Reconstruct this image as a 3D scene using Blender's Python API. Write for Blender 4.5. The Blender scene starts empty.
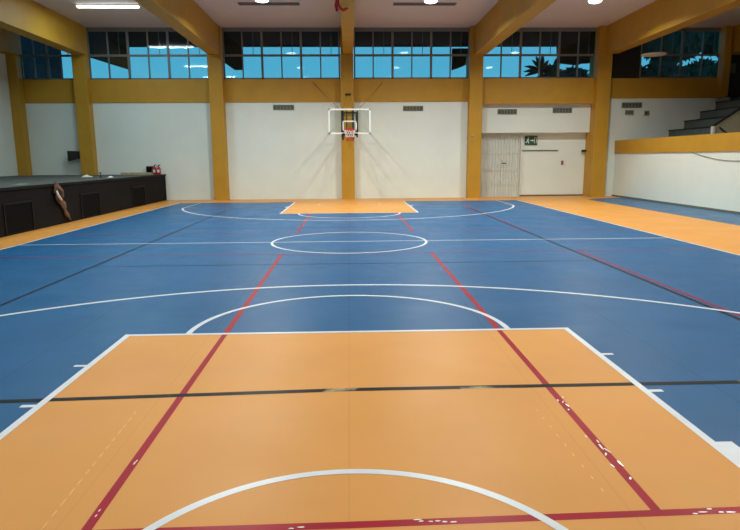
import bpy, math, random
from mathutils import Vector, Matrix
random.seed(7)
PI = math.pi
SC = bpy.context.scene
COL = SC.collection

# ------------------------------------------------------------------ camera
def cam_axes(p, y, r):
    cp, sp, cy, sy, cr, sr = math.cos(p), math.sin(p), math.cos(y), math.sin(y), math.cos(r), math.sin(r)
    f = Vector((sy*cp, cy*cp, -sp)); rt = Vector((cy, -sy, 0)); up = rt.cross(f)
    return cr*rt + sr*up, -sr*rt + cr*up, f
cd = bpy.data.cameras.new('camera'); cam = bpy.data.objects.new('camera', cd); COL.objects.link(cam)
rt, up, fw = cam_axes(.1743, .0322, -.0068)
M = Matrix((rt, up, -fw)).transposed().to_4x4(); M.translation = Vector((.0257, -13.8645, 1.8849))
cam.matrix_world = M
cd.sensor_width = 36; cd.lens = 604.287*36/740; cd.clip_start = .05; cd.clip_end = 200
SC.camera = cam

# ------------------------------------------------------------------ world (dusk sky), exposure
w = bpy.data.worlds.new('world'); SC.world = w; w.use_nodes = True
wn = w.node_tree.nodes; wl = w.node_tree.links; wn.clear()
wo = wn.new('ShaderNodeOutputWorld'); wb = wn.new('ShaderNodeBackground'); wl.new(wb.outputs[0], wo.inputs[0])
tc = wn.new('ShaderNodeTexCoord'); sp_ = wn.new('ShaderNodeSeparateXYZ'); rp = wn.new('ShaderNodeValToRGB')
wl.new(tc.outputs['Generated'], sp_.inputs[0]); wl.new(sp_.outputs['Z'], rp.inputs[0])
rp.color_ramp.elements[0].position = .0; rp.color_ramp.elements[0].color = (.12, .52, .72, 1)
rp.color_ramp.elements[1].position = .6; rp.color_ramp.elements[1].color = (.03, .20, .42, 1)
wl.new(rp.outputs[0], wb.inputs[0]); wb.inputs[1].default_value = .85
SC.view_settings.view_transform = 'Standard'; SC.view_settings.look = 'None'
SC.view_settings.gamma = 1; SC.view_settings.use_curve_mapping = False
SC.view_settings.exposure = 0.47
LAMP_W = 190.0       # power of one round ceiling lamp
TUBE_W = 95.0       # power of one twin tube fitting

# ------------------------------------------------------------------ materials
def mat(name, col, rough=.6, metal=0, noise=0, nscale=4, bump=0, bscale=40, spec=.5, coat=0, rnoise=0):
    m = bpy.data.materials.new(name); m.use_nodes = True
    n = m.node_tree.nodes; l = m.node_tree.links; b = n['Principled BSDF']
    b.inputs['Base Color'].default_value = (*col, 1); b.inputs['Roughness'].default_value = rough
    b.inputs['Metallic'].default_value = metal; b.inputs['Specular IOR Level'].default_value = spec
    b.inputs['Coat Weight'].default_value = coat; b.inputs['Coat Roughness'].default_value = .15
    t = n.new('ShaderNodeTexCoord')
    if noise:
        nt = n.new('ShaderNodeTexNoise'); nt.inputs['Scale'].default_value = nscale; nt.inputs['Detail'].default_value = 5
        l.new(t.outputs['Object'], nt.inputs['Vector'])
        r = n.new('ShaderNodeMapRange'); r.inputs[1].default_value = .3; r.inputs[2].default_value = .7
        r.inputs[3].default_value = 1-noise; r.inputs[4].default_value = 1+noise
        l.new(nt.outputs[0], r.inputs[0])
        mx = n.new('ShaderNodeVectorMath'); mx.operation = 'SCALE'; mx.inputs[0].default_value = col
        l.new(r.outputs[0], mx.inputs['Scale']); l.new(mx.outputs[0], b.inputs['Base Color'])
    if rnoise:
        nt = n.new('ShaderNodeTexNoise'); nt.inputs['Scale'].default_value = 1.3; nt.inputs['Detail'].default_value = 4
        l.new(t.outputs['Object'], nt.inputs['Vector'])
        r = n.new('ShaderNodeMapRange'); r.inputs[1].default_value = .3; r.inputs[2].default_value = .7
        r.inputs[3].default_value = rough-rnoise; r.inputs[4].default_value = rough+rnoise
        l.new(nt.outputs[0], r.inputs[0]); l.new(r.outputs[0], b.inputs['Roughness'])
    if bump:
        bt = n.new('ShaderNodeTexNoise'); bt.inputs['Scale'].default_value = bscale; bt.inputs['Detail'].default_value = 3
        l.new(t.outputs['Object'], bt.inputs['Vector'])
        bp = n.new('ShaderNodeBump'); bp.inputs['Strength'].default_value = bump; bp.inputs['Distance'].default_value = .01
        l.new(bt.outputs[0], bp.inputs['Height']); l.new(bp.outputs[0], b.inputs['Normal'])
    return m

def sports_floor(name, col, rough, seam=.38, spec=.3):
    """vinyl sports flooring: faint mottling and thin darker seams between the 1.52 m rolls"""
    m = mat(name, col, rough, noise=.05, nscale=.9, bump=.05, bscale=60, rnoise=.05, spec=spec)
    n = m.node_tree.nodes; l = m.node_tree.links; b = n['Principled BSDF']
    src = b.inputs['Base Color'].links[0].from_socket
    t = n.new('ShaderNodeTexCoord'); s = n.new('ShaderNodeSeparateXYZ'); l.new(t.outputs['Object'], s.inputs[0])
    def chain(sock, period, half):
        a = n.new('ShaderNodeMath'); a.operation = 'MULTIPLY_ADD'; a.inputs[1].default_value = 1/period; a.inputs[2].default_value = 100.5
        l.new(sock, a.inputs[0])
        f = n.new('ShaderNodeMath'); f.operation = 'FRACT'; l.new(a.outputs[0], f.inputs[0])
        c = n.new('ShaderNodeMath'); c.operation = 'COMPARE'; c.inputs[1].default_value = .5; c.inputs[2].default_value = half/period
        l.new(f.outputs[0], c.inputs[0]); return c.outputs[0]
    c1 = chain(s.outputs['X'], 1.52, .007)
    k = n.new('ShaderNodeMath'); k.operation = 'MULTIPLY'; k.inputs[1].default_value = seam; l.new(c1, k.inputs[0])
    mx = n.new('ShaderNodeMix'); mx.data_type = 'RGBA'; l.new(k.outputs[0], mx.inputs['Factor'])
    l.new(src, mx.inputs['A']); mx.inputs['B'].default_value = (col[0]*.3, col[1]*.3, col[2]*.3, 1)
    l.new(mx.outputs['Result'], b.inputs['Base Color'])
    return m

def emit(name, col, s):
    m = bpy.data.materials.new(name); m.use_nodes = True; n = m.node_tree.nodes; n.clear()
    o = n.new('ShaderNodeOutputMaterial'); e = n.new('ShaderNodeEmission'); e.inputs[0].default_value = (*col, 1); e.inputs[1].default_value = s
    m.node_tree.links.new(e.outputs[0], o.inputs[0]); return m

def glass(name, tint, refl):
    m = bpy.data.materials.new(name); m.use_nodes = True; n = m.node_tree.nodes; l = m.node_tree.links; n.clear()
    o = n.new('ShaderNodeOutputMaterial'); tr = n.new('ShaderNodeBsdfTransparent'); tr.inputs[0].default_value = (*tint, 1)
    g = n.new('ShaderNodeBsdfGlossy'); g.inputs['Roughness'].default_value = .03
    f = n.new('ShaderNodeFresnel'); f.inputs[0].default_value = 1.5
    a = n.new('ShaderNodeMath'); a.operation = 'MULTIPLY'; a.inputs[1].default_value = refl; l.new(f.outputs[0], a.inputs[0])
    mx = n.new('ShaderNodeMixShader'); l.new(a.outputs[0], mx.inputs[0]); l.new(tr.outputs[0], mx.inputs[1]); l.new(g.outputs[0], mx.inputs[2])
    l.new(mx.outputs[0], o.inputs[0]); return m

def worn_glint_black(name):
    """black marking tape, shiny, with wear and painted glints as olive-grey stretches"""
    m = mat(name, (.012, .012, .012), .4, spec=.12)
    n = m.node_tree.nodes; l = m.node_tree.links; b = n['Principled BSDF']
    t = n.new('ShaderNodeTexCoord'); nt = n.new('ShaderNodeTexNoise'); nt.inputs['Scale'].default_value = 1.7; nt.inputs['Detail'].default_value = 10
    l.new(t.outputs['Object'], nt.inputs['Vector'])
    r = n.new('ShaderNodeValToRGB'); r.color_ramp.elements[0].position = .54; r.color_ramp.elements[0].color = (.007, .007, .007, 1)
    r.color_ramp.elements[1].position = .60; r.color_ramp.elements[1].color = (.42, .36, .20, 1)  # olive-gold of wear and of reflected glints, mixed into the colour
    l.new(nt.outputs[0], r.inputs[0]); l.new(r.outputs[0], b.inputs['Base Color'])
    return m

M_ORANGE = sports_floor('orange_vinyl', (.66, .30, .062), .42, .08)
M_BLUE = sports_floor('blue_vinyl', (.008, .098, .25), .38, spec=.22)
M_BLUE2 = sports_floor('blue_strip_vinyl', (.035, .12, .24), .42)
M_LWHITE = mat('white_line_paint', (.68, .74, .80), .3, noise=.04, nscale=6)
M_LRED = mat('red_line_tape', (.34, .008, .024), .35, spec=.15, noise=.12, nscale=3)
M_LRED_B = mat('purple_red_line_tape', (.22, .02, .08), .35, spec=.2, noise=.15, nscale=3)
M_LBLACK = mat('black_line_tape', (.008, .012, .022), .4, spec=.12)
M_LBLACK_W = worn_glint_black('worn_glint_black_tape')
M_FLECK = mat('peeled_tape_glints', (.95, .90, .85), .15)  # white for peeled bits and for specular highlights painted on the tape
M_SCUFF = mat('old_tape_glue', (.86, .56, .24), .4)
M_WALL = mat('white_painted_wall', (.75, .83, .78), .65, noise=.03, nscale=.8, bump=.12, bscale=6)
M_CEIL = mat('ceiling_paint', (.66, .60, .59), .8, noise=.03, nscale=.6)
M_MUST = mat('mustard_paint', (.50, .27, .018), .55, noise=.06, nscale=1.5, bump=.1, bscale=8)
M_FRAME = mat('window_aluminium', (.19, .19, .18), .5, metal=.2)
M_GLASS = glass('window_glass', (.80, .90, .92), .9)
M_BBGLASS = glass('backboard_glass', (.93, .96, .95), .5)
M_DARK = mat('dark_roof', (.02, .022, .022), .95, spec=.1)
M_DARKB = mat('dark_board', (.018, .016, .014), .8)
M_STAGE = mat('stage_carpet', (.07, .085, .08), .9, noise=.15, nscale=2, bump=.3, bscale=90)
M_STAGEF = mat('stage_front_black', (.009, .008, .008), .85, spec=.15, noise=.2, nscale=1.5)
M_HATCH = mat('hatch_black', (.004, .004, .004), .85, spec=.1)
M_TRIMD = mat('hatch_frame', (.009, .009, .009), .7, spec=.2)
M_BLACK = mat('black_plastic', (.012, .012, .013), .45)
M_RUBBER = mat('black_nosing', (.012, .014, .013), .6)
M_CONC = mat('grey_concrete', (.12, .15, .145), .8, noise=.08, nscale=3)
M_BEIGE = mat('beige_paint', (.55, .50, .34), .7)
M_METW = mat('white_enamel', (.82, .84, .82), .35)
M_GATE = mat('grey_white_gate_paint', (.68, .70, .66), .5)
M_GREENM = mat('dark_green_steel', (.035, .05, .035), .5)
M_RED = mat('red_paint', (.50, .015, .02), .35)
M_NETW = mat('white_net', (.85, .85, .83), .8)
M_EXIT = mat('exit_green', (.012, .085, .045), .4)
M_VENT = mat('vent_grey', (.22, .24, .19), .6)
M_VENTD = mat('vent_dark', (.05, .05, .04), .8)
M_DUCT = mat('ceiling_grille', (.20, .17, .16), .7)
M_BASE = mat('baseboard_brown', (.16, .10, .06), .6)
M_BASEG = mat('baseboard_grey', (.13, .15, .13), .6)
M_WOOD = mat('pale_plywood', (.48, .38, .22), .6, noise=.15, nscale=5)
M_CLOTH = mat('brown_cloth', (.16, .085, .05), .9, noise=.4, nscale=9, bump=.6, bscale=25)
M_PAPER = mat('pale_cloth', (.75, .76, .74), .8)
M_GREENC = mat('dull_green_cloth', (.16, .24, .21), .9)
M_REDCLOTH = mat('red_fabric', (.5, .012, .022), .7)
M_LEAF = mat('dark_leaves', (.02, .035, .018), .8)
M_BARK = mat('dark_bark', (.03, .022, .015), .9)
M_LAMP = emit('lamp_glow', (1, .97, .93), 9)
M_TUBE = emit('tube_glow', (.95, 1, .98), 9)
M_UNLIT = mat('unlit_diffuser', (.85, .80, .68), .5)
M_PLATE = mat('brown_plate', (.20, .11, .03), .5)

# ------------------------------------------------------------------ mesh helpers
class MB:
    def __init__(s): s.v = []; s.f = []; s.mi = []; s.sm = []
    def add(s, vs, fs, mi=0, smooth=False):
        o = len(s.v); s.v += [tuple(p) for p in vs]
        for f in fs: s.f.append([i+o for i in f]); s.mi.append(mi); s.sm.append(smooth)
        return s
    def box(s, x0, x1, y0, y1, z0, z1, mi=0):
        v = [(x0,y0,z0),(x1,y0,z0),(x1,y1,z0),(x0,y1,z0),(x0,y0,z1),(x1,y0,z1),(x1,y1,z1),(x0,y1,z1)]
        return s.add(v, [(0,3,2,1),(4,5,6,7),(0,1,5,4),(1,2,6,5),(2,3,7,6),(3,0,4,7)], mi)
    def cbox(s, x0, x1, y0, y1, z0, z1, b=.02, mi=0):
        """box with its vertical edges chamfered"""
        pts = [(x0+b,y0),(x1-b,y0),(x1,y0+b),(x1,y1-b),(x1-b,y1),(x0+b,y1),(x0,y1-b),(x0,y0+b)]
        return s.prism([(p[0],p[1]) for p in pts], 'z', z0, z1, mi)
    def prism(s, pts, axis, a, b, mi=0):
        """polygon (u,v) extruded along axis; axis x:(y,z) y:(x,z) z:(x,y)"""
        def P(u, v, t): return {'x': (t,u,v), 'y': (u,t,v), 'z': (u,v,t)}[axis]
        n = len(pts); vs = [P(u,v,a) for u,v in pts]+[P(u,v,b) for u,v in pts]
        fs = [tuple(range(n))[::-1], tuple(range(n, 2*n))]+[(i,(i+1)%n,(i+1)%n+n,i+n) for i in range(n)]
        return s.add(vs, fs, mi)
    def tube(s, path, r, n=8, mi=0, caps=True):
        path = [Vector(p) for p in path]; rs = r if isinstance(r, (list, tuple)) else [r]*len(path)
        vs = []; fs = []; prev = None
        for i, p in enumerate(path):
            d = (path[min(i+1, len(path)-1)]-path[max(i-1, 0)]).normalized()
            if prev is None:
                a = d.orthogonal().normalized()
            else: a = (prev-d*prev.dot(d)).normalized()
            prev = a; b = d.cross(a)
            for k in range(n):
                t = 2*PI*k/n; vs.append(p+(a*math.cos(t)+b*math.sin(t))*rs[i])
        for i in range(len(path)-1):
            for k in range(n):
                fs.append((i*n+k, i*n+(k+1)%n, (i+1)*n+(k+1)%n, (i+1)*n+k))
        if caps: fs.append(tuple(range(n))[::-1]); fs.append(tuple((len(path)-1)*n+k for k in range(n)))
        return s.add(vs, fs, mi, True)
    def lathe(s, prof, c, n=24, mi=0):
        """profile [(r,z)] turned about the vertical axis through c"""
        vs = []; fs = []
        for r, z in prof:
            for k in range(n):
                t = 2*PI*k/n; vs.append((c[0]+r*math.cos(t), c[1]+r*math.sin(t), c[2]+z))
        for i in range(len(prof)-1):
            for k in range(n): fs.append((i*n+k, i*n+(k+1)%n, (i+1)*n+(k+1)%n, (i+1)*n+k))
        return s.add(vs, fs, mi, True)
    def quad(s, x0, x1, y0, y1, z, mi=0): return s.add([(x0,y0,z),(x1,y0,z),(x1,y1,z),(x0,y1,z)], [(0,1,2,3)], mi)
    def arc(s, cx, cy, r0, r1, a0, a1, z, mi=0, n=72):
        vs = []; fs = []
        for i in range(n+1):
            t = a0+(a1-a0)*i/n
            vs += [(cx+r0*math.cos(t), cy+r0*math.sin(t), z), (cx+r1*math.cos(t), cy+r1*math.sin(t), z)]
        for i in range(n): fs.append((2*i, 2*i+1, 2*i+3, 2*i+2))
        return s.add(vs, fs, mi)
    def build(s, name, mats, parent=None, loc=(0,0,0)):
        off = Vector(loc); q = parent
        if q is not None: off = Vector((0, 0, 0))
        while q is not None: off += q.location; q = q.parent
        me = bpy.data.meshes.new(name); me.from_pydata([tuple(Vector(p)-off) for p in s.v], [], s.f)
        for m in (mats if isinstance(mats, (list, tuple)) else [mats]): me.materials.append(m)
        for p, mi, sm in zip(me.polygons, s.mi, s.sm): p.material_index = mi; p.use_smooth = sm
        me.update()
        import bmesh
        bm = bmesh.new(); bm.from_mesh(me); bmesh.ops.recalc_face_normals(bm, faces=[f for f in bm.faces]) if len(s.f) > 1 and name != 'floor' else None
        bm.to_mesh(me); bm.free()
        o = bpy.data.objects.new(name, me); COL.objects.link(o)
        if parent is not None: o.parent = parent
        else: o.location = loc
        return o

def tag(o, label, cat, group=None, kind=None):
    if label: o['label'] = label
    if cat: o['category'] = cat
    if group: o['group'] = group
    if kind: o['kind'] = kind
    return o
def empty(name, loc, label=None, cat=None, group=None, kind=None):
    o = bpy.data.objects.new(name, None); o.empty_display_size = .1; COL.objects.link(o); o.location = loc
    return tag(o, label, cat, group, kind)
def struct(name, mb, m, parent=None):
    o = mb.build(name, m, parent)
    if parent is None: o['kind'] = 'structure'
    return o
def copy_tree(o, dx=(0,0,0), label=None, parent=None, group=None):
    c = o.copy(); COL.objects.link(c)
    if parent is not None: c.parent = parent
    else: c.location = Vector(o.location)+Vector(dx)
    if label: c['label'] = label
    if group: c['group'] = group
    for ch in [x for x in bpy.data.objects if x.parent == o]: copy_tree(ch, parent=c)
    return c

# ================================================================== STRUCTURE
YW = 15.35; YR = 15.95; ZC = 7.82; ZB = 6.58; XL = -15.3; XR = 18.9; YF = -16.0  # hall bays scaled about the camera: image pixels re-projected onto a deeper back wall
HB = 13.185; HW = 7.5           # half length and half width of the basketball court

# ---- floor with its painted areas and lines (every layer a hair above the one below)
F = MB()
F.box(XL, XR, YF, YR+.2, -.2, 0, 0)
z = .0006
F.quad(-HW, HW, -HB, HB, z, 1)
F.add([(10.74,13.3,z),(10.74,YF,z),(13,YF,z),(13,14.2,z),(12.2,14.2,z)], [(0,1,2,3,4)], 2)
for s in (-1, 1):
    y0, y1 = sorted((s*HB, s*(HB-5.8))); F.quad(-2.45, 2.45, y0, y1, z*2, 0)
# red court lines
zr = .0018; lw = .025
def vline(x, y0, y1, mi, z, w=.05): F.quad(x-w/2, x+w/2, y0, y1, z, mi)
def hline(y, x0, x1, mi, z, w=.05): F.quad(x0, x1, y-w/2, y+w/2, z, mi)
R_, RB, BK, BW, WH, FL, SCF = 4, 5, 6, 7, 3, 8, 9
for x in (-1.36, 1.66):
    vline(x, -10.95 if x > 0 else -11.04, -HB+5.8, R_, zr, .056); vline(x, -HB+5.8, -1.8, R_, zr, .065)
    vline(x, 1.85, HB-5.8, R_, zr, .06)
vline(4.68, -10.9, -1.75, RB, zr, .065); vline(4.60, 1.75, 10.5, R_, zr, .06)
F.add([(-7.4,-11.10,zr-.0004),(0,-11.02,zr-.0004),(7.4,-10.86,zr-.0004),(7.4,-10.80,zr-.0004),(0,-10.96,zr-.0004),(-7.4,-11.04,zr-.0004)], [(0,1,4,5),(1,2,3,4)], R_)
hline(-1.80, -7.2, 7.5, RB, zr, .045); hline(1.85, -7.2, 7.5, RB, zr, .045)
# black court lines
zk = .0024
vline(-4.62, -9, 9, BK, zk, .05); vline(4.57, -9, 9, BK, zk, .06)
hline(-3, -4.6, 4.6, BK, zk, .03); hline(3, -4.6, 4.6, BK, zk, .018)
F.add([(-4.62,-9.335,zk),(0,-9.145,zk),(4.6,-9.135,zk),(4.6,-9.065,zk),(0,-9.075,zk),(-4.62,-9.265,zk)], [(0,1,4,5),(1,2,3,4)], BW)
# white basketball lines
zw = .003
F.quad(-HW-.05, -HW, -HB-.05, HB+.05, zw, WH); F.quad(HW, HW+.05, -HB-.05, HB+.05, zw, WH)
hline(-HB-.025, -HW, HW, WH, zw); hline(HB+.025, -HW, HW, WH, zw, .04)
hline(0, -HW, HW, WH, zw)
F.arc(0, 0, 1.74, 1.8, 0, 2*PI, zw, WH, 96)
for s in (-1, 1):
    yb = s*HB; yft = s*(HB-5.8); hoop = s*(HB-1.575)
    hline(yft+s*.03, -2.45, 2.45, WH, zw+.0004, .06)
    for sx in (-1, 1):
        xa, xb = sorted((sx*2.45, sx*2.39)); y0, y1 = sorted((yb, yft)); F.quad(xa, xb, y0, y1, zw, WH)
        for d, wy in (((4.81, .05), (3.88, .05), (2.95, .40), (1.95, .05)) if (sx < 0) == (s < 0) else ((4.89, .05), (3.95, .05), (3.02, .40), (1.95, .05))):
            xa, xb = sorted((sx*2.45, sx*2.56)); y0, y1 = sorted((yb-s*d, yb-s*(d-wy))); F.quad(xa, xb, y0, y1, zw, WH)
        xa, xb = sorted((sx*6.6, sx*6.55)); ye = hoop-s*math.sqrt(6.75**2-6.6**2); y0, y1 = sorted((yb, ye)); F.quad(xa, xb, y0, y1, zw, WH)
    a = math.acos(6.6/6.75)
    m = PI/2 if s < 0 else -PI/2
    F.arc(0, hoop, 6.675, 6.75, m-(PI/2-a), m+(PI/2-a), zw, WH, 140)
    F.arc(0, yft, 1.735, 1.8, m-PI/2, m+PI/2, zw, WH)
    if s < 0: F.arc(0, hoop-.09, 1.23, 1.285, m-PI/2, m+PI/2, zw, WH)
    else: F.arc(0, hoop, 1.25, 1.30, m-PI/2, m-PI/2+.35, zw, WH, 10); F.arc(0, hoop, 1.25, 1.30, m+PI/2-.35, m+PI/2, zw, WH, 10)
# peeled flecks and painted highlights on the red tape, and scraps of old tape glue
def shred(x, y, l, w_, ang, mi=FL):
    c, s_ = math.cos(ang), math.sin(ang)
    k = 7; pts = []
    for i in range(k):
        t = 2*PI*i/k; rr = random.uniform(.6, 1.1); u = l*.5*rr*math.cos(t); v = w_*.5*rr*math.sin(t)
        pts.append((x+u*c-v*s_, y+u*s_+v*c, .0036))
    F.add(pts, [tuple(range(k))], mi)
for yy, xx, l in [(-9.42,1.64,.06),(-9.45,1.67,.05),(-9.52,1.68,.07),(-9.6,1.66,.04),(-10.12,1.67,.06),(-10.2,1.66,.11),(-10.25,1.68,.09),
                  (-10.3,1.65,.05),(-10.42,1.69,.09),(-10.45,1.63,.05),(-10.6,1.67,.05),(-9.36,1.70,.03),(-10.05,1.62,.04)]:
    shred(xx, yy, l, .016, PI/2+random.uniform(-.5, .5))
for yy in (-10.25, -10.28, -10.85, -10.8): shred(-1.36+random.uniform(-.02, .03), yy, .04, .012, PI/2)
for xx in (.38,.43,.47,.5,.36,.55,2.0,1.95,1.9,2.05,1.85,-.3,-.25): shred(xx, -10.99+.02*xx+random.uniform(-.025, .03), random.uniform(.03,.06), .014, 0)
for i in range(9): shred(1.42+.004*i, -9.6-.14*i, .05, .006, PI/2, SCF)
for i in range(14): shred(-1.62+.002*i, -9.5-.11*i, .10, .007, PI/2, SCF)
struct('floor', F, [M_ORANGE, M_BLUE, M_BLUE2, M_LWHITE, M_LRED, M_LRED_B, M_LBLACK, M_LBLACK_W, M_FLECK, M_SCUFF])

# ---- walls
YU = YW+.18
W = MB(); W.box(XL, 6.2, YW, YW+.2, 0, 5.54); W.box(6.2, 11.7, YU, YU+.2, 3.06, 5.54); W.box(6.2, 11.7, YU+.2, YR+.2, 3.06, 3.2)
W.box(6.0, 12.1, YR, YR+.2, 0, 3.06); W.box(11.7, XR, YW, YW+.2, 0, 5.54)
W.box(17.7, XR, YW, YW+.2, 5.54, ZC)
struct('wall_back', W, M_WALL)
struct('wall_left', MB().box(XL-.2, XL, YF, YW+.2, 0, ZC), M_WALL)
struct('wall_right', MB().box(XR, XR+.2, YF, YW+.2, 0, ZC), M_WALL)
struct('wall_front', MB().box(XL-.2, XR+.2, YF-.2, YF, 0, ZC), M_WALL)
struct('wall_terrace', MB().box(12.82, 13.15, YF, YW, 0, 2.63), M_WALL)
struct('ceiling', MB().box(XL-.2, XR+.2, YF-.2, YW+.5, ZC, ZC+.2), M_CEIL)
struct('trim_8', MB().box(XL, XR, YW+.02, YW+.2, ZC-.1, ZC), M_FRAME)
# mustard bands
struct('trim_1', MB().box(XL, 6.0, YW-.04, YW, 4.5, 5.54), M_MUST)
struct('trim_2', MB().box(6.0, 11.8, YW-.1, YU, 4.38, 5.54), M_MUST)
struct('trim_3', MB().box(12.1, 17.8, YW-.04, YW, 4.62, 5.54), M_MUST)
struct('trim_4', MB().box(12.78, 13.19, YF, YW-.002, 2.05, 2.66), M_MUST)
struct('trim_5', MB().box(XL, XL+.5, YF, YW, ZB, ZC), M_MUST)
struct('trim_6', MB().box(17.9, XR, YF, YW, ZB, ZC), M_MUST)
struct('baseboard_back', MB().box(8.45, 11.6, YR-.03, YR, 0, .07), M_BASE)
struct('baseboard_right', MB().box(12.79, 12.82, YF, YW, 0, .08), M_BASEG)

# ---- windows: one band of glazing per bay
def window(n, x0, x1, cols, dark=None):
    e = empty('window_%d' % n, ((x0+x1)/2, YW, 5.5), kind='structure')
    z0, z1, zt = 5.54, ZC-.1, 6.6; f = MB(); t = .035; ya, yb = YW+.02, YW+.10
    f.box(x0, x1, ya, yb, z0, z0+.07); f.box(x0, x1, ya, yb, z1-.07, z1); f.box(x0, x0+.07, ya, yb, z0, z1); f.box(x1-.07, x1, ya, yb, z0, z1)
    f.box(x0, x1, ya-.01, yb, zt-.045, zt+.045)
    for i in range(1, cols):
        x = x0+(x1-x0)*i/cols; t = .05 if i % 2 == 0 else .028
        f.box(x-t, x+t, ya, yb, z0, z1)
    f.build('window_frame', M_FRAME, e)
    # sliding sash uprights and small latches
    s = MB()
    for i in range(cols):
        xa = x0+(x1-x0)*(i+.55)/cols
        if i % 2 == 1: s.box(xa-.012, xa+.012, ya+.05, yb-.01, zt, z1)
    for i in range(2, cols, 2):
        x = x0+(x1-x0)*i/cols; s.box(x-.03, x+.05, ya-.03, ya, 5.9, 6.0)
    if s.v: s.build('sash_bar', M_FRAME, e)
    MB().box(x0+.03, x1-.03, yb-.05, yb-.042, z0+.03, z1-.03).build('window_pane', M_GLASS, e)
    return e
window(1, -14.9, -12.5, 4); window(2, -11.85, -6.4, 6); window(3, -5.74, -.36, 6); window(4, .28, 5.68, 6)
window(5, 6.26, 11.7, 6); window(6, 13.75, 17.72, 4)
# blanked-off black pane beside the fifth column
struct('trim_7', MB().box(12.3, 13.75, YW+.02, YW+.12, 5.54, ZC-.1), M_DARKB)
# door at the top of the bleachers
dr = empty('door_1', (18.3, YW, 4.62), kind='structure')
MB().box(17.85, 18.85, YW-.03, YW-.001, 4.66, 6.58).build('door_leaf', M_BLACK, dr)
MB().box(18.05, 18.35, YW-.04, YW-.028, 5.75, 6.2).build('door_pane', M_CONC, dr)

# ================================================================== COLUMNS AND BEAMS
YC = 14.9
cols = [(-15.08, .44, 'mustard column in the left corner of the hall behind the stage'),
        (-12.11, .60, 'mustard column rising behind the stage, black loudspeaker on its side'),
        (-6.03, .63, 'mustard column on the back wall between stage and backboard'),
        (-.045, .60, 'mustard column straight behind the basketball backboard'),
        (5.93, .60, 'mustard column left of the white grille gate'),
        (11.91, .66, 'wide mustard column right of the exit recess'),
        (17.66, .34, 'mustard column at the top right beside the bleachers, in shade')]
for i, (x, wd, lb) in enumerate(cols):
    m = MB(); yb = YR if i in (4, 5) else YW
    z0 = 4.66 if i == 6 else 0
    m.cbox(x-wd/2, x+wd/2, YC, yb-.002, z0, ZB, .012)
    m.box(x-wd/2+.02, x+wd/2-.02, YC+.05, YW+.15, ZB-.01, ZC-.01)
    tag(m.build('column', M_MUST, loc=(x, YC+.2, z0)), lb, 'column', 'mustard columns along the back wall')
beams = [(-12.08, .60, 'mustard roof beam crossing the top left corner, over the stage'),
         (-6.06, .54, 'mustard roof beam left of the middle one, ending at the column right of the stage'),
         (.02, .45, 'middle mustard roof beam straight above the backboard'),
         (6.10, .54, 'mustard roof beam right of the middle one, ending above the grille gate'),
         (12.2, .56, 'mustard roof beam at the far right, in front of the bleachers')]
for x, wd, lb in beams:
    m = MB(); m.box(x-wd/2, x+wd/2, YF, YC+.02, ZB, ZC)
    tag(m.build('roof_beam', M_MUST, loc=(x, 0, ZB)), lb, 'beam', 'mustard roof beams')

# ================================================================== STAGE
st = empty('stage', (-12, 0, 0), 'low black fronted stage with grey carpet along the left wall', 'stage')
XS = -8.68
MB().box(XL, XS, YF+.5, YW-.002, 1.17, 1.22).build('stage_deck', M_STAGE, st)
MB().box(XS-.12, XS-.02, YF+.5, YW-.002, 0, 1.17).build('front_panel', M_STAGEF, st)
MB().box(XS-.02, XS+.02, YF+.5, YW-.002, 1.15, 1.225).build('deck_edge', M_TRIMD, st)
for y0, y1, z1 in [(-4.5,-3.2,.77),(-1.4,0,.77),(1.68,3.0,.78),(6.1,7.5,.78),(10.8,12.2,.78)]:
    h = MB().box(XS-.02, XS-.012, y0, y1, .06, z1).build('hatch', M_HATCH, st)
    f = MB(); a = .05
    f.box(XS-.02, XS+.01, y0-a, y0, 0.03, z1+a); f.box(XS-.02, XS+.01, y1, y1+a, .03, z1+a); f.box(XS-.02, XS+.01, y0, y1, z1, z1+a)
    f.build('hatch_frame', M_TRIMD, h)

# brown cloth hanging over the stage front
m = MB(); path = []; rs = []
for i in range(26):
    t = i/25; path.append((XS+.06+.02*math.sin(9*t), 4.30+.75*t+.06*math.sin(14*t), 1.12-1.0*t+.03*math.sin(11*t)))
    rs.append(.155*(1-t)**.6*(.78+.22*math.sin(23*t+1))+.03)
m.tube(path, rs, 14)
nv = []
for v in m.v:
    dy = .035*math.sin(v[2]*40+v[1]*17); nv.append((XS+.02+max(0,(v[0]-XS-.02))*.55, v[1]+dy*.5, v[2]))
m.v = nv
cl = m.build('hanging_cloth', M_CLOTH, loc=(XS+.05, 4.6, .1)); tag(cl, 'crumpled brown cloth hanging down the front of the stage', 'cloth')
m = MB(); m.tube([(XS+.16, 4.17, 1.02), (XS+.17, 4.2, .9), (XS+.17, 4.36, .76), (XS+.16, 4.46, .72)], [.02, .035, .035, .015], 8)
s_ = m.build('pale_strap', M_PAPER, cl)
m = MB(); m.tube([(XS+.15, 4.33, 1.12), (XS+.17, 4.42, 1.0), (XS+.16, 4.48, .85), (XS+.12, 4.5, .75)], [.05, .07, .05, .02], 8)
m.build('cloth_fold', M_CLOTH, cl)

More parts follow.
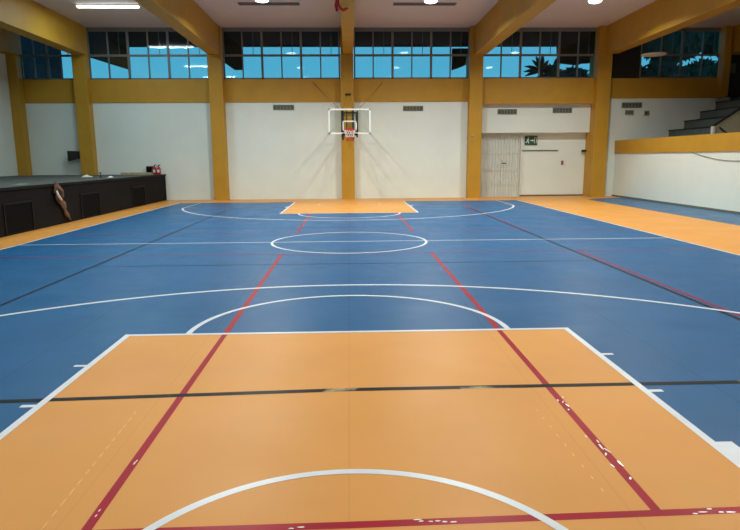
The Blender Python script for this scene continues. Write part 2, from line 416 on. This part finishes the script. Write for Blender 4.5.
# things lying on the stage
def crumple(name, x, y, z, sx, sy, sz, mt, label, cat, sd):
    rn = random.Random(sd); m = MB(); nu, nr = 14, 5; vs = [(x, y, z+sz)]; fs = []
    for r in range(1, nr+1):
        for k in range(nu):
            t = 2*PI*k/nu; q = r/nr*rn.uniform(.85, 1.15)
            vs.append((x+sx*q*math.cos(t), y+sy*q*math.sin(t), z+(sz*(1-(r/nr)**1.5)*rn.uniform(.5, 1) if r < nr else .002)))
    for k in range(nu): fs.append((0, 1+k, 1+(k+1) % nu))
    for r in range(1, nr):
        for k in range(nu):
            a = 1+(r-1)*nu; b = 1+r*nu; fs.append((a+k, b+k, b+(k+1)%nu, a+(k+1)%nu))
    fs.append(tuple(1+(nr-1)*nu+k for k in range(nu))[::-1])
    m.add(vs, fs, 0, True); return tag(m.build(name, mt, loc=(x, y, z)), label, cat)
crumple('crumpled_cloth', -10.68, 11.4, 1.22, .22, .34, .10, M_PAPER, 'white crumpled cloth on the stage floor in front of the column', 'cloth', 1)
crumple('crumpled_cloth', -9.35, 10.4, 1.22, .10, .25, .07, M_PAPER, 'small white crumpled cloth on the stage edge near the plywood board', 'cloth', 2)
crumple('flat_cloth', -9.42, 3.95, 1.22, .13, .5, .03, M_GREENC, 'dull green flattened cloth on the stage, nearest to the camera', 'cloth', 3)
m = MB(); m.cbox(-9.80, -9.70, 10.4, 10.5, 1.22, 1.24, .02); m.tube([(-9.75,10.45,1.24),(-9.75,10.45,1.38)], [.02,.012], 8)
m.lathe([(.0,.16),(.03,.16),(.035,.2),(0,.21)], (-9.75,10.45,1.22), 10)
tag(m.build('floor_stand', M_BLACK, loc=(-9.75,10.45,1.22)), 'tiny dark stand on the stage between two white crumpled cloths', 'stand')
m = MB()
m.box(-10.6, -8.95, 14.85, 15.0, 1.222, 1.32); m.box(-10.6, -8.95, 15.0, 15.3, 1.222, 1.24)
tag(m.build('plywood_board', M_WOOD, loc=(-9.8, 15, 1.222)), 'long pale plywood board lying on the stage by the back wall', 'board')
bx = empty('equipment_box', (-9.3, 15.2, 1.222), 'small black box at the back of the stage beside the fire extinguishers', 'box')
MB().cbox(-9.48, -9.15, 15.05, 15.33, 1.242, 1.60, .02).build('box_body', M_BLACK, bx)
MB().box(-9.45, -9.18, 15.04, 15.05, 1.28, 1.56).build('front_grille', M_HATCH, bx)
def extinguisher(x, y, z, label):
    e = empty('fire_extinguisher', (x, y, z), label, 'fire extinguisher', 'fire extinguishers on the stage')
    MB().lathe([(0,0),(.085,0),(.09,.02),(.09,.27),(.075,.32),(.035,.35),(.03,.37),(0,.37)], (x,y,z), 18).build('cylinder_body', M_RED, e)
    MB().tube([(x,y,z+.36),(x,y,z+.41)], .025, 10).tube([(x-.02,y,z+.405),(x+.09,y,z+.43)], .011, 6).tube([(x-.02,y,z+.42),(x+.08,y,z+.46)], .009, 6).build('valve_handle', M_BLACK, e)
    MB().tube([(x-.02,y-.02,z+.39),(x-.1,y-.05,z+.36),(x-.12,y-.06,z+.2),(x-.1,y-.05,z+.07)], .012, 6).build('hose', M_BLACK, e)
    MB().box(x-.05, x+.05, y-.095, y-.085, z+.1, z+.22).build('paper_label', M_PAPER, e)
extinguisher(-8.99, 14.75, 1.223, 'red fire extinguisher nearer the black box at the back of the stage')
extinguisher(-8.79, 14.72, 1.223, 'red fire extinguisher nearer the stage corner')

# loudspeaker on the second column
sp = empty('wall_speaker', (-12.7, 15.1, 1.9), 'black wedge loudspeaker mounted on the side of the column behind the stage', 'loudspeaker')
MB().prism([(-12.98,1.86),(-12.5,2.0),(-12.5,2.31),(-12.98,2.33)], 'y', 14.92, 15.16).build('speaker_cabinet', M_BLACK, sp)
MB().box(-12.985, -12.98, 14.93, 15.15, 1.9, 2.3).build('speaker_grille', M_HATCH, sp)
MB().box(-12.5, -12.41, 14.98, 15.1, 2.08, 2.26).build('mounting_bracket', M_BLACK, sp)

# ================================================================== BASKETBALL HOOP
bh = empty('basketball_hoop', (0, YC, 3.0), 'glass basketball backboard with red rim and net on the middle column', 'basketball hoop')
yb = 12.02; cx = .05
g = MB().box(cx-.88, cx+.88, yb, yb+.015, 2.92, 3.93).build('backboard', M_BBGLASS, bh)
f = MB(); t = .065; x0, x1, z0, z1 = cx-.88, cx+.88, 2.90, 3.94
f.box(x0, x1, yb-.012, yb+.03, z0, z0+t); f.box(x0, x1, yb-.012, yb+.03, z1-t, z1); f.box(x0, x0+t, yb-.012, yb+.03, z0, z1); f.box(x1-t, x1, yb-.012, yb+.03, z0, z1)
f.build('board_frame', M_METW, bh)
f = MB(); x0, x1, z0, z1 = cx-.295, cx+.295, 3.02, 3.45; t = .05
f.box(x0, x1, yb-.008, yb, z0, z0+t); f.box(x0, x1, yb-.008, yb, z1-t, z1); f.box(x0, x0+t, yb-.008, yb, z0, z1); f.box(x1-t, x1, yb-.008, yb, z0, z1)
f.build('target_square', M_METW, bh)
ry = yb-.15-.225
r = MB(); r.tube([(cx+.225*math.cos(2*PI*k/32), ry+.225*math.sin(2*PI*k/32), 3.05) for k in range(33)], .011, 8, caps=False)
r.prism([(cx-.12,2.93),(cx+.12,2.93),(cx+.19,3.12),(cx-.19,3.12)], 'y', yb-.03, yb-.012)
r.box(cx-.09, cx+.09, yb-.17, yb-.03, 3.0, 3.06); r.tube([(cx-.08,yb-.03,2.95),(cx-.12,yb-.2,3.04)], .012, 6); r.tube([(cx+.08,yb-.03,2.95),(cx+.12,yb-.2,3.04)], .012, 6)
r.build('rim', M_RED, bh)
def net(za, zb, ra, rb, ph):
    n = MB(); K = 12
    for sgn in (-1, 1):
        for k in range(K):
            pts = []
            for i in range(7):
                tt = i/6; a = 2*PI*(k+ph)/K+sgn*tt*2*PI/K*1.5; rr = ra+(rb-ra)*tt
                pts.append((cx+rr*math.cos(a), ry+rr*math.sin(a), za+(zb-za)*tt))
            n.tube(pts, .010, 5)
    return n
net(3.04, 2.75, .215, .15, 0).build('net', M_NETW, bh)
tag(net(2.75, 2.60, .15, .14, .5).build('net_end', M_RED, bh), 'red lower end of the net', None)
p = MB(); p.box(cx-.30, cx+.30, yb-.02, yb+.06, 2.84, 2.93); p.box(cx-.34, cx-.27, yb-.02, yb+.06, 2.76, 2.93); p.box(cx+.27, cx+.34, yb-.02, yb+.06, 2.76, 2.93)
p.build('edge_padding', M_BLACK, bh)
s = MB()
for x in (-.33, -.12, .12, .33): s.box(cx+x-.025, cx+x+.025, yb+.06, yb+.11, 2.92, 3.86)
for zz in (3.74, 3.0): s.box(cx-.36, cx+.36, yb+.06, yb+.12, zz, zz+.06)
s.build('board_bracket', M_GREENM, bh)
s = MB()
for x in (-.30, .30):
    for zz in (3.0, 3.78): s.tube([(cx+x, yb+.1, zz), (cx+x, YC-.01, zz)], .022, 8)
    ys = [yb+.1+(YC-.1-yb)*i/3 for i in range(4)]
    for i in range(3):
        s.tube([(cx+x, ys[i], 3.0 if i % 2 else 3.78), (cx+x, ys[i+1], 3.78 if i % 2 else 3.0)], .014, 6)
        s.tube([(cx+x, ys[i+1], 3.0), (cx+x, ys[i+1], 3.78)], .014, 6)
for zz in (3.0, 3.78):
    for yy in (13.0, 14.0): s.tube([(cx-.3, yy, zz), (cx+.3, yy, zz)], .014, 6)
s.build('support_truss', M_GREENM, bh)
s = MB()
for x in (-.27, .21): s.box(x-.03, x+.05, YC-.03, YC-.002, 2.75, 4.2)
s.build('wall_plate', M_GREENM, bh)
for sx in (-1, 1):
    MB().tube([(cx+sx*.3, yb+.15, 3.82), (sx*1.6, YW-.045, 5.36)], .011, 6).build('stay_rod', M_PLATE, bh)
    MB().tube([(cx+sx*.3, yb+.15, 3.82), (sx*.08, YC-.01, 4.75)], .009, 6).build('stay_rod', M_PLATE, bh)
MB().cbox(-.14, .13, YC-.02, YC-.001, 4.75, 4.84, .01).build('anchor_plate', M_BLACK, bh)

# ================================================================== GATE, SIGNS, VENTS
gt = empty('grille_gate', (7.4, YR-.1, 0), 'white folding grille gate in the exit recess', 'gate')
f = MB(); x0, x1, zt = 6.40, 8.42, 3.05; y0 = YR-.14
f.box(x0, x1, y0, y0+.05, zt-.06, zt); f.box(x0, x1, y0, y0+.05, 0, .06); f.box(x0, x0+.05, y0, y0+.05, 0, zt); f.box(x1-.06, x1, y0, y0+.05, 0, zt)
f.build('gate_frame', M_GATE, gt)
n = 15
for i in range(1, n):
    x = x0+(x1-x0)*i/n; MB().cbox(x-.016, x+.016, y0+.01, y0+.045, .06, zt-.06, .006).build('gate_bar', M_GATE, gt)
for zz in (.65, 1.35, 2.15): MB().box(x0+.05, x1-.06, y0+.006, y0+.012, zz, zz+.035).build('cross_rail', M_GATE, gt)
MB().cbox(7.45, 7.66, y0-.03, y0+.006, 1.58, 1.64, .01).build('gate_handle', M_CONC, gt)

ex = empty('exit_sign', (8.88, YR-.02, 2.7), 'green emergency exit sign with running figure and arrow beside the gate', 'sign')
x0, x1, z0, z1 = 8.58, 9.19, 2.48, 2.92
MB().box(x0, x1, YR-.04, YR-.002, z0, z1).build('sign_plate', M_EXIT, ex)
s = MB(); ys, ye = YR-.048, YR-.041; X = lambda u: x0+u*(x1-x0); Z = lambda v: z0+v*(z1-z0)
def bar(a, b, wd):
    ax, az, bx_, bz = X(a[0]), Z(a[1]), X(b[0]), Z(b[1]); dx, dz = bx_-ax, bz-az; L = math.hypot(dx, dz); nx, nz = -dz/L*wd/2, dx/L*wd/2
    s.prism([(ax-nx,az-nz),(bx_-nx,bz-nz),(bx_+nx,bz+nz),(ax+nx,az+nz)], 'y', ys, ye)
s.prism([(X(.27)+.028*math.cos(2*PI*k/12), Z(.80)+.028*math.sin(2*PI*k/12)) for k in range(12)], 'y', ys, ye)
bar((.26,.72),(.22,.45),.05); bar((.25,.70),(.34,.58),.025); bar((.25,.70),(.15,.60),.025)
bar((.22,.45),(.31,.33),.03); bar((.31,.33),(.28,.18),.03); bar((.22,.46),(.15,.33),.03); bar((.15,.33),(.06,.30),.03)
s.build('running_figure', M_METW, ex); s = MB(); bar((.44,.50),(.61,.50),.035); s.prism([(X(.60),Z(.36)),(X(.70),Z(.5)),(X(.60),Z(.64))], 'y', ys, ye)
s.build('arrow_symbol', M_METW, ex); s = MB(); bar((.76,.2),(.76,.82),.022); bar((.76,.80),(.92,.80),.022); bar((.92,.2),(.92,.82),.022)
s.build('doorway_symbol', M_METW, ex)

m = MB(); m.tube([(8.43, YR-.03, 2.22), (9.3, YR-.04, 2.225), (10.24, YR-.03, 2.21)], .022, 8)
for x in (8.6, 9.3, 10.1): m.box(x-.015, x+.015, YR-.035, YR-.001, 2.18, 2.24)
tag(m.build('wall_pipe', M_CONC, loc=(9.1,YR-.02,2.2)), 'thin grey pipe along the wall below the exit sign', 'pipe')
e = empty('small_notice', (10.5, YR-.01, 1.6), 'small square white and brown notice on the recess wall', 'notice')
MB().box(10.4, 10.64, YR-.015, YR-.002, 1.49, 1.75).build('notice_plate', M_PAPER, e)
MB().box(10.42, 10.53, YR-.02, YR-.015, 1.52, 1.72).build('notice_print', mat('brown_print', (.16,.06,.05), .6), e)
m = MB(); m.cbox(11.38, 11.54, YR-.2, YR-.07, 2.14, 2.24, .01); m.box(11.5, 11.58, YR-.17, YR-.11, 2.16, 2.22)
tag(m.build('wall_bracket', M_BLACK, loc=(11.5,YR-.1,2.2)), 'small black bracket on the wide column inside the exit recess', 'bracket')
m = MB(); m.tube([(5.72,YC-.02,2.93),(5.80,YC-.03,2.88),(5.84,YC-.03,2.78),(5.78,YC-.03,2.66),(5.70,YC-.03,2.70),(5.74,YC-.03,2.80)], .012, 6)
m.box(5.78, 5.83, YC-.03, YC-.001, 2.9, 2.96); m.tube([(5.72,YC-.03,2.82),(5.5,YC+.1,2.82)], .009, 6)
tag(m.build('coiled_wire', M_WOOD, loc=(5.8,YC-.02,2.8)), 'small coil of wire on the column left of the gate', 'wire')

def vent(x0, x1, z0, z1, y, label):
    e = empty('wall_vent', ((x0+x1)/2, y, z0), label, 'vent', 'grey slotted vents under the mustard band')
    MB().box(x0, x1, y-.012, y-.001, z0, z1).build('vent_backing', M_VENTD, e)
    f = MB(); a = .03; f.box(x0, x1, y-.03, y-.012, z0, z0+a); f.box(x0, x1, y-.03, y-.012, z1-a, z1)
    n = 6
    for i in range(n+1):
        x = x0+(x1-x0-a)*i/n; f.box(x, x+a, y-.03, y-.012, z0, z1)
    for i in range(1, 4): zz = z0+(z1-z0)*i/4; f.box(x0, x1, y-.022, y-.012, zz-.008, zz+.008)
    f.build('vent_frame', M_VENT, e)
vent(-3.51, -2.54, 4.15, 4.38, YW, 'grey slotted wall vent left of the backboard')
vent(2.57, 3.52, 4.08, 4.31, YW, 'grey slotted wall vent right of the backboard')
vent(7.1, 8.02, 3.92, 4.16, YU, 'grey slotted wall vent straight above the grille gate')
vent(9.75, 10.68, 3.97, 4.21, YU, 'grey slotted wall vent right of the one above the gate')
vent(13.0, 13.97, 4.18, 4.43, YW, 'grey slotted wall vent right of the wide column above the parapet')
e = empty('junction_box', (13.37, YW, 3.96), 'small white rimmed box on the wall below the rightmost vent', 'box')
MB().box(13.18, 13.58, YW-.05, YW-.001, 3.86, 4.07).build('box_body', M_VENT, e)
MB().box(13.23, 13.53, YW-.055, YW-.05, 3.91, 4.02).build('box_face', M_CONC, e)
e = empty('emergency_lamp', (14.22, YW, 3.9), 'small square dark fitting on the wall right of the vent', 'wall light')
MB().cbox(14.1, 14.34, YW-.06, YW-.001, 3.84, 4.04, .01).build('fitting_body', M_VENT, e)
MB().box(14.14, 14.23, YW-.065, YW-.06, 3.88, 3.99).build('fitting_lens', M_VENTD, e)

# ceiling grilles
def grille(x0, x1, label):
    e = empty('ceiling_vent', ((x0+x1)/2, 11.0, ZC-.02), label, 'ceiling vent', 'long ceiling grilles')
    MB().box(x0, x1, 10.85, 11.25, ZC-.02, ZC-.001).build('grille_frame', M_DUCT, e)
    f = MB()
    for i in range(4): y = 10.90+.08*i; f.box(x0+.04, x1-.04, y, y+.03, ZC-.032, ZC-.02)
    f.build('grille_slats', M_DUCT, e)
grille(-4.2, -1.83, 'long dark ceiling grille left of the middle beam')
grille(1.8, 4.27, 'long dark ceiling grille right of the middle beam')

# ================================================================== LAMPS
def area(name, parent, power, size, size_y=None, col=(.99,1,.92), dz=0, spread=PI):
    l = bpy.data.lights.new(name, 'AREA'); l.energy = power; l.color = col
    if size_y: l.shape = 'RECTANGLE'; l.size = size; l.size_y = size_y
    else: l.shape = 'DISK'; l.size = size
    l.spread = spread
    o = bpy.data.objects.new(name, l); COL.objects.link(o); o.parent = parent; o.location = (0, 0, dz); return o
def round_lamp(x, y, label, group='round ceiling lamps', power=1.0):
    e = empty('ceiling_lamp', (x, y, ZC), label, 'ceiling lamp', group)
    MB().lathe([(0,0),(.07,0),(.07,-.05),(.13,-.08),(.25,-.17),(.255,-.18),(.24,-.18),(.12,-.09),(0,-.085)], (x,y,ZC-.001), 28).build('lamp_housing', M_METW, e)
    MB().lathe([(.243,-.178),(.22,-.22),(.15,-.245),(0,-.255)], (x,y,ZC), 28).build('lamp_lens', M_LAMP, e)
    area('lamp_light', e, LAMP_W*power, .44, dz=-.27, spread=math.radians(152))
    return e
round_lamp(-3.11, 9.74, 'round white ceiling lamp between the middle beam and the beam to its left')
round_lamp(3.12, 9.85, 'round white ceiling lamp between the middle beam and the beam above the gate')
round_lamp(9.28, 9.82, 'round white ceiling lamp between the two right hand beams')
for y in (4.4, -.6, -5.6, -10.6):
    for x in (-3.05, 3.07, 9.12): round_lamp(x, y, 'round ceiling lamp overhead, above the top edge of the photo', 'round lamps out of view overhead', .40 if y < -3 else .72)
def tube_lamp(y, label, group='twin tube fittings over the left bay', power=1.0):
    x0, x1 = -10.42, -8.0; c = (x0+x1)/2
    e = empty('fluorescent_fixture', (c, y, ZC), label, 'fluorescent light', group)
    MB().prism([(y-.10,ZC-.001),(y+.10,ZC-.001),(y+.07,ZC-.06),(y-.07,ZC-.06)], 'x', x0, x1).build('fixture_housing', M_METW, e)
    for dy in (-.045, .045): MB().tube([(x0+.03,y+dy,ZC-.09),(x1-.03,y+dy,ZC-.09)], .026, 10).build('tube', M_TUBE, e)
    for xx in (x0, x1-.03): MB().box(xx, xx+.03, y-.08, y+.08, ZC-.12, ZC-.06).build('end_cap', M_METW, e)
    area('tube_light', e, TUBE_W*power, 2.2, .12, (.70,.92,1), dz=-.13)
tube_lamp(11.2, 'long glowing fluorescent fitting on the ceiling above the stage')
for y in (4.4, -.6, -5.6, -10.6): tube_lamp(y, 'fluorescent fitting overhead, above the top edge of the photo', 'fluorescent fittings out of view overhead', .40 if y < -3 else .72)
# unlit hanging saucer in the right bay
e = empty('hanging_lamp', (13.52, 13.6, ZC), 'unlit pale saucer lamp hanging in the dark right bay', 'ceiling lamp')
MB().lathe([(0,.06),(.10,.05),(.5,.0),(.54,-.02),(.48,-.06),(.2,-.10),(0,-.105)], (13.52,13.6,6.36), 28).build('lamp_shade', M_UNLIT, e)
MB().tube([(13.52,13.6,6.41),(13.52,13.6,ZC-.03)], .012, 6).build('lamp_rod', M_BLACK, e)
MB().lathe([(0,0),(.06,0),(.05,-.03),(0,-.03)], (13.52,13.6,ZC-.001), 12).build('ceiling_rose', M_UNLIT, e)

# red fabric tied round the middle beam
m = MB(); zf = ZB-.06
m.tube([(-.28,6.2,7.1),(-.29,6.2,6.8),(-.34,6.22,6.62),(-.31,6.25,6.45),(-.27,6.24,6.5)], [.03,.05,.055,.04,.012], 8)
m.tube([(-.27,6.15,6.95),(-.27,6.1,6.62),(-.2,6.1,zf-.02),(-.1,6.1,zf-.07),(-.02,6.1,zf-.03),(.06,6.12,zf+.0)], [.03,.045,.045,.05,.04,.012], 8)
tag(m.build('red_fabric_strip', M_REDCLOTH, loc=(-.28,6.2,6.5)), 'red fabric strip knotted round the middle beam at the top edge', 'fabric')

# ================================================================== RIGHT TERRACE
struct('floor_terrace', MB().box(13.15, XR, YF, YW, 2.08, 2.3), M_CONC)
bl = empty('bleacher_steps', (15.5, 13.5, 2.3), 'grey concrete bleacher steps with black edges rising behind the right parapet', 'bleachers')
tiers = [(14.66,2.75),(15.38,3.14),(16.1,3.57),(16.84,4.0),(17.56,4.43),(18.25,4.64)]
for i, (x, z1) in enumerate(tiers):
    x2 = tiers[i+1][0] if i+1 < len(tiers) else XR-.01
    s = MB().box(x, x2, 11.42, YW-.001, 2.3, z1-.05).build('step', M_CONC, bl)
    MB().box(x-.03, x2, 11.42, YW-.001, z1-.05, z1).build('step_nosing', M_RUBBER, s)
pw = empty('sloping_wall', (16, 11.3, 2.3), 'beige sloping side wall with a black top rail at the bleachers', 'wall')
MB().prism([(15.15,2.3),(XR,2.3),(XR,5.6),(15.15,3.10)], 'y', 11.3, 11.41).build('wall_panel', M_BEIGE, pw)
MB().prism([(15.12,3.08),(XR,5.6),(XR,5.68),(15.12,3.16)], 'y', 11.27, 11.415).build('top_rail', M_RUBBER, pw)
MB().box(15.08, 15.17, 11.26, 11.415, 2.3, 3.11).build('end_post', M_METW, pw)
hr = MB(); hr.tube([(15.3,11.18,3.06),(15.85,11.18,2.66),(16.1,11.18,2.48)], .035, 8); hr.tube([(15.4,11.18,2.99),(15.4,11.3,2.99)], .015, 6)
tag(hr.build('handrail', M_RUBBER, loc=(15.5,10.9,2.8)), 'short black handrail sloping down against the beige side wall', 'handrail')
# cable sagging on the parapet wall
m = MB(); pts = [(12.80, 8.62-2.9*t-.0, 2.03-.30*math.sin(min(1,t*1.15)*PI/2)) for t in [i/14 for i in range(15)]]
m.tube(pts, .010, 6)
tag(m.build('wall_cable', M_CONC, loc=(12.80,7.5,1.9)), 'thin grey cable sagging on the white wall below the right parapet', 'cable')

# ================================================================== OUTSIDE
struct('light_block_ground', MB().box(-60, 60, YR+.3, 90, -.3, -.05), mat('dark_ground', (.03, .035, .03), .95))  # unseen ground plane, added to block sky light from below
cn = empty('canopy_roof', (-1, 16.3, 7.3), 'dark canopy roof outside above the high windows', 'roof')
def canopy(x0, x1):
    MB().prism([(15.65,8.1),(15.65,7.80),(18.0,7.42),(18.0,8.1)], 'x', x0, x1).build('roof_slab', M_DARK, cn)
canopy(-11.4, 12.4)
# gable ended braces under the canopy
def brace(pts, y=17.7):
    MB().prism(pts, 'y', y, y+.2).build('roof_brace', M_DARK, cn)
for poly in ([(-13.08, 8.28),(-13.08, 6.98),(-12.61, 6.86),(-10.94, 6.33),(-10.87, 6.76),(-10.87, 8.28)],  # outlines here, building and trees too: image positions projected outward along camera rays
             [(-6.38, 8.28),(-6.38, 6.87),(-6.13, 6.63),(-5.67, 6.3),(-5.25, 6.3),(-5.25, 8.28)],
             [(5.25, 7.3),(5.25, 6.26),(5.55, 6.35),(6.05, 6.55),(6.37, 6.71),(6.37, 7.3)],
             [(10.53, 8.06),(10.64, 6.6),(11.67, 6.49),(11.88, 6.57),(12.48, 6.6),(12.53, 5.79),(13.4, 5.79),(13.4, 8.06)]):
    brace(poly)
nb = empty('neighbouring_building', (-19, 19, 0), 'dark neighbouring building outside behind the top left window', 'building')
x0 = -19.69; x1 = -15.21
MB().box(x0, x1, 19, 20, 0, 11).build('building_wall', mat('dusk_blue_render', (.012,.022,.03), .95), nb)
MB().box(x0-.3, x1+.05, 18.7, 20.1, 11, 11.3).build('building_roof', M_DARK, nb)
MB().box(x0, x1-1.5, 18.9, 19.0, 0, 9.2).build('dark_cladding', M_DARK, nb)

def tree(x, y, z1, R, n, label, sd, holes=.0):
    rn = random.Random(sd)
    e = empty('leafy_tree', (x, y, 0), label, 'tree', 'trees outside the high windows')
    MB().tube([(x,y,0),(x+.2,y,z1*.5),(x,y,z1*.9)], [.22,.16,.06], 8).build('trunk', M_BARK, e)
    m = MB()
    for i in range(n):
        a, b = rn.uniform(0, 2*PI), rn.uniform(-1, 1); r = R*rn.random()**.4; c = math.sqrt(1-b*b)
        p = Vector((x+r*c*math.cos(a), y+r*c*math.sin(a)*.6, z1+r*b*.8)); s = rn.uniform(.12, .3)
        u = Vector((rn.uniform(-1,1), rn.uniform(-.4,.4), rn.uniform(-1,1))).normalized(); v = u.cross(Vector((rn.uniform(-.3,.3),1,rn.uniform(-.3,.3)))).normalized()
        m.add([p-u*s, p-v*s*.4, p+u*s, p+v*s*.4], [(0,1,2,3)])
    me = m.build('foliage', M_LEAF, e)
def palm(x, y, z1, label, sd):
    rn = random.Random(sd); e = empty('palm_tree', (x, y, 0), label, 'tree', 'trees outside the high windows')
    MB().tube([(x,y,0),(x,y,z1)], [.16,.10], 8).build('trunk', M_BARK, e)
    for k in range(11):
        a = PI*(-.05+1.1*k/10); m = MB(); L = rn.uniform(.75, 1.2)
        d = Vector((math.cos(a), rn.uniform(-.4,.4), math.sin(a)*.9+.1))
        pts = [Vector((x,y,z1))+d*L*t-Vector((0,0,.25*t*t)) for t in (0,.25,.5,.75,1)]
        m.tube(pts, [.03,.1,.13,.09,.01], 4); m.build('frond', M_LEAF, e)
px, pz = (10.54, 6.48); palm(px, 20, pz, 'dark palm outside the window above the exit recess', 3)
px, pz = (11.51, 6.38); palm(px, 21, pz, 'dark palm just right of another palm outside the window above the exit recess', 5)
px, pz = (13.01, 6.2); tree(px, 22, pz, 1.0, 420, 'low leafy tree outside the right end of the window above the exit recess', 4)
px, pz = (17.66, 5.72); tree(px, 21, pz, 1.75, 2600, 'leafy tree outside the dark window right of the wide column', 6)
px, pz = (22.19, 6.24); tree(px, 24.5, pz, 1.9, 2600, 'leafy tree outside the rightmost window', 8)
px, pz = (20.08, 9.42); tree(px, 25, pz, 2.3, 4200, 'tall leafy tree topping the dark window on the right', 10)
px, pz = (26.26, 10.69); tree(px, 30, pz, 2.3, 4200, 'tall leafy tree at the far right outside the window', 12)
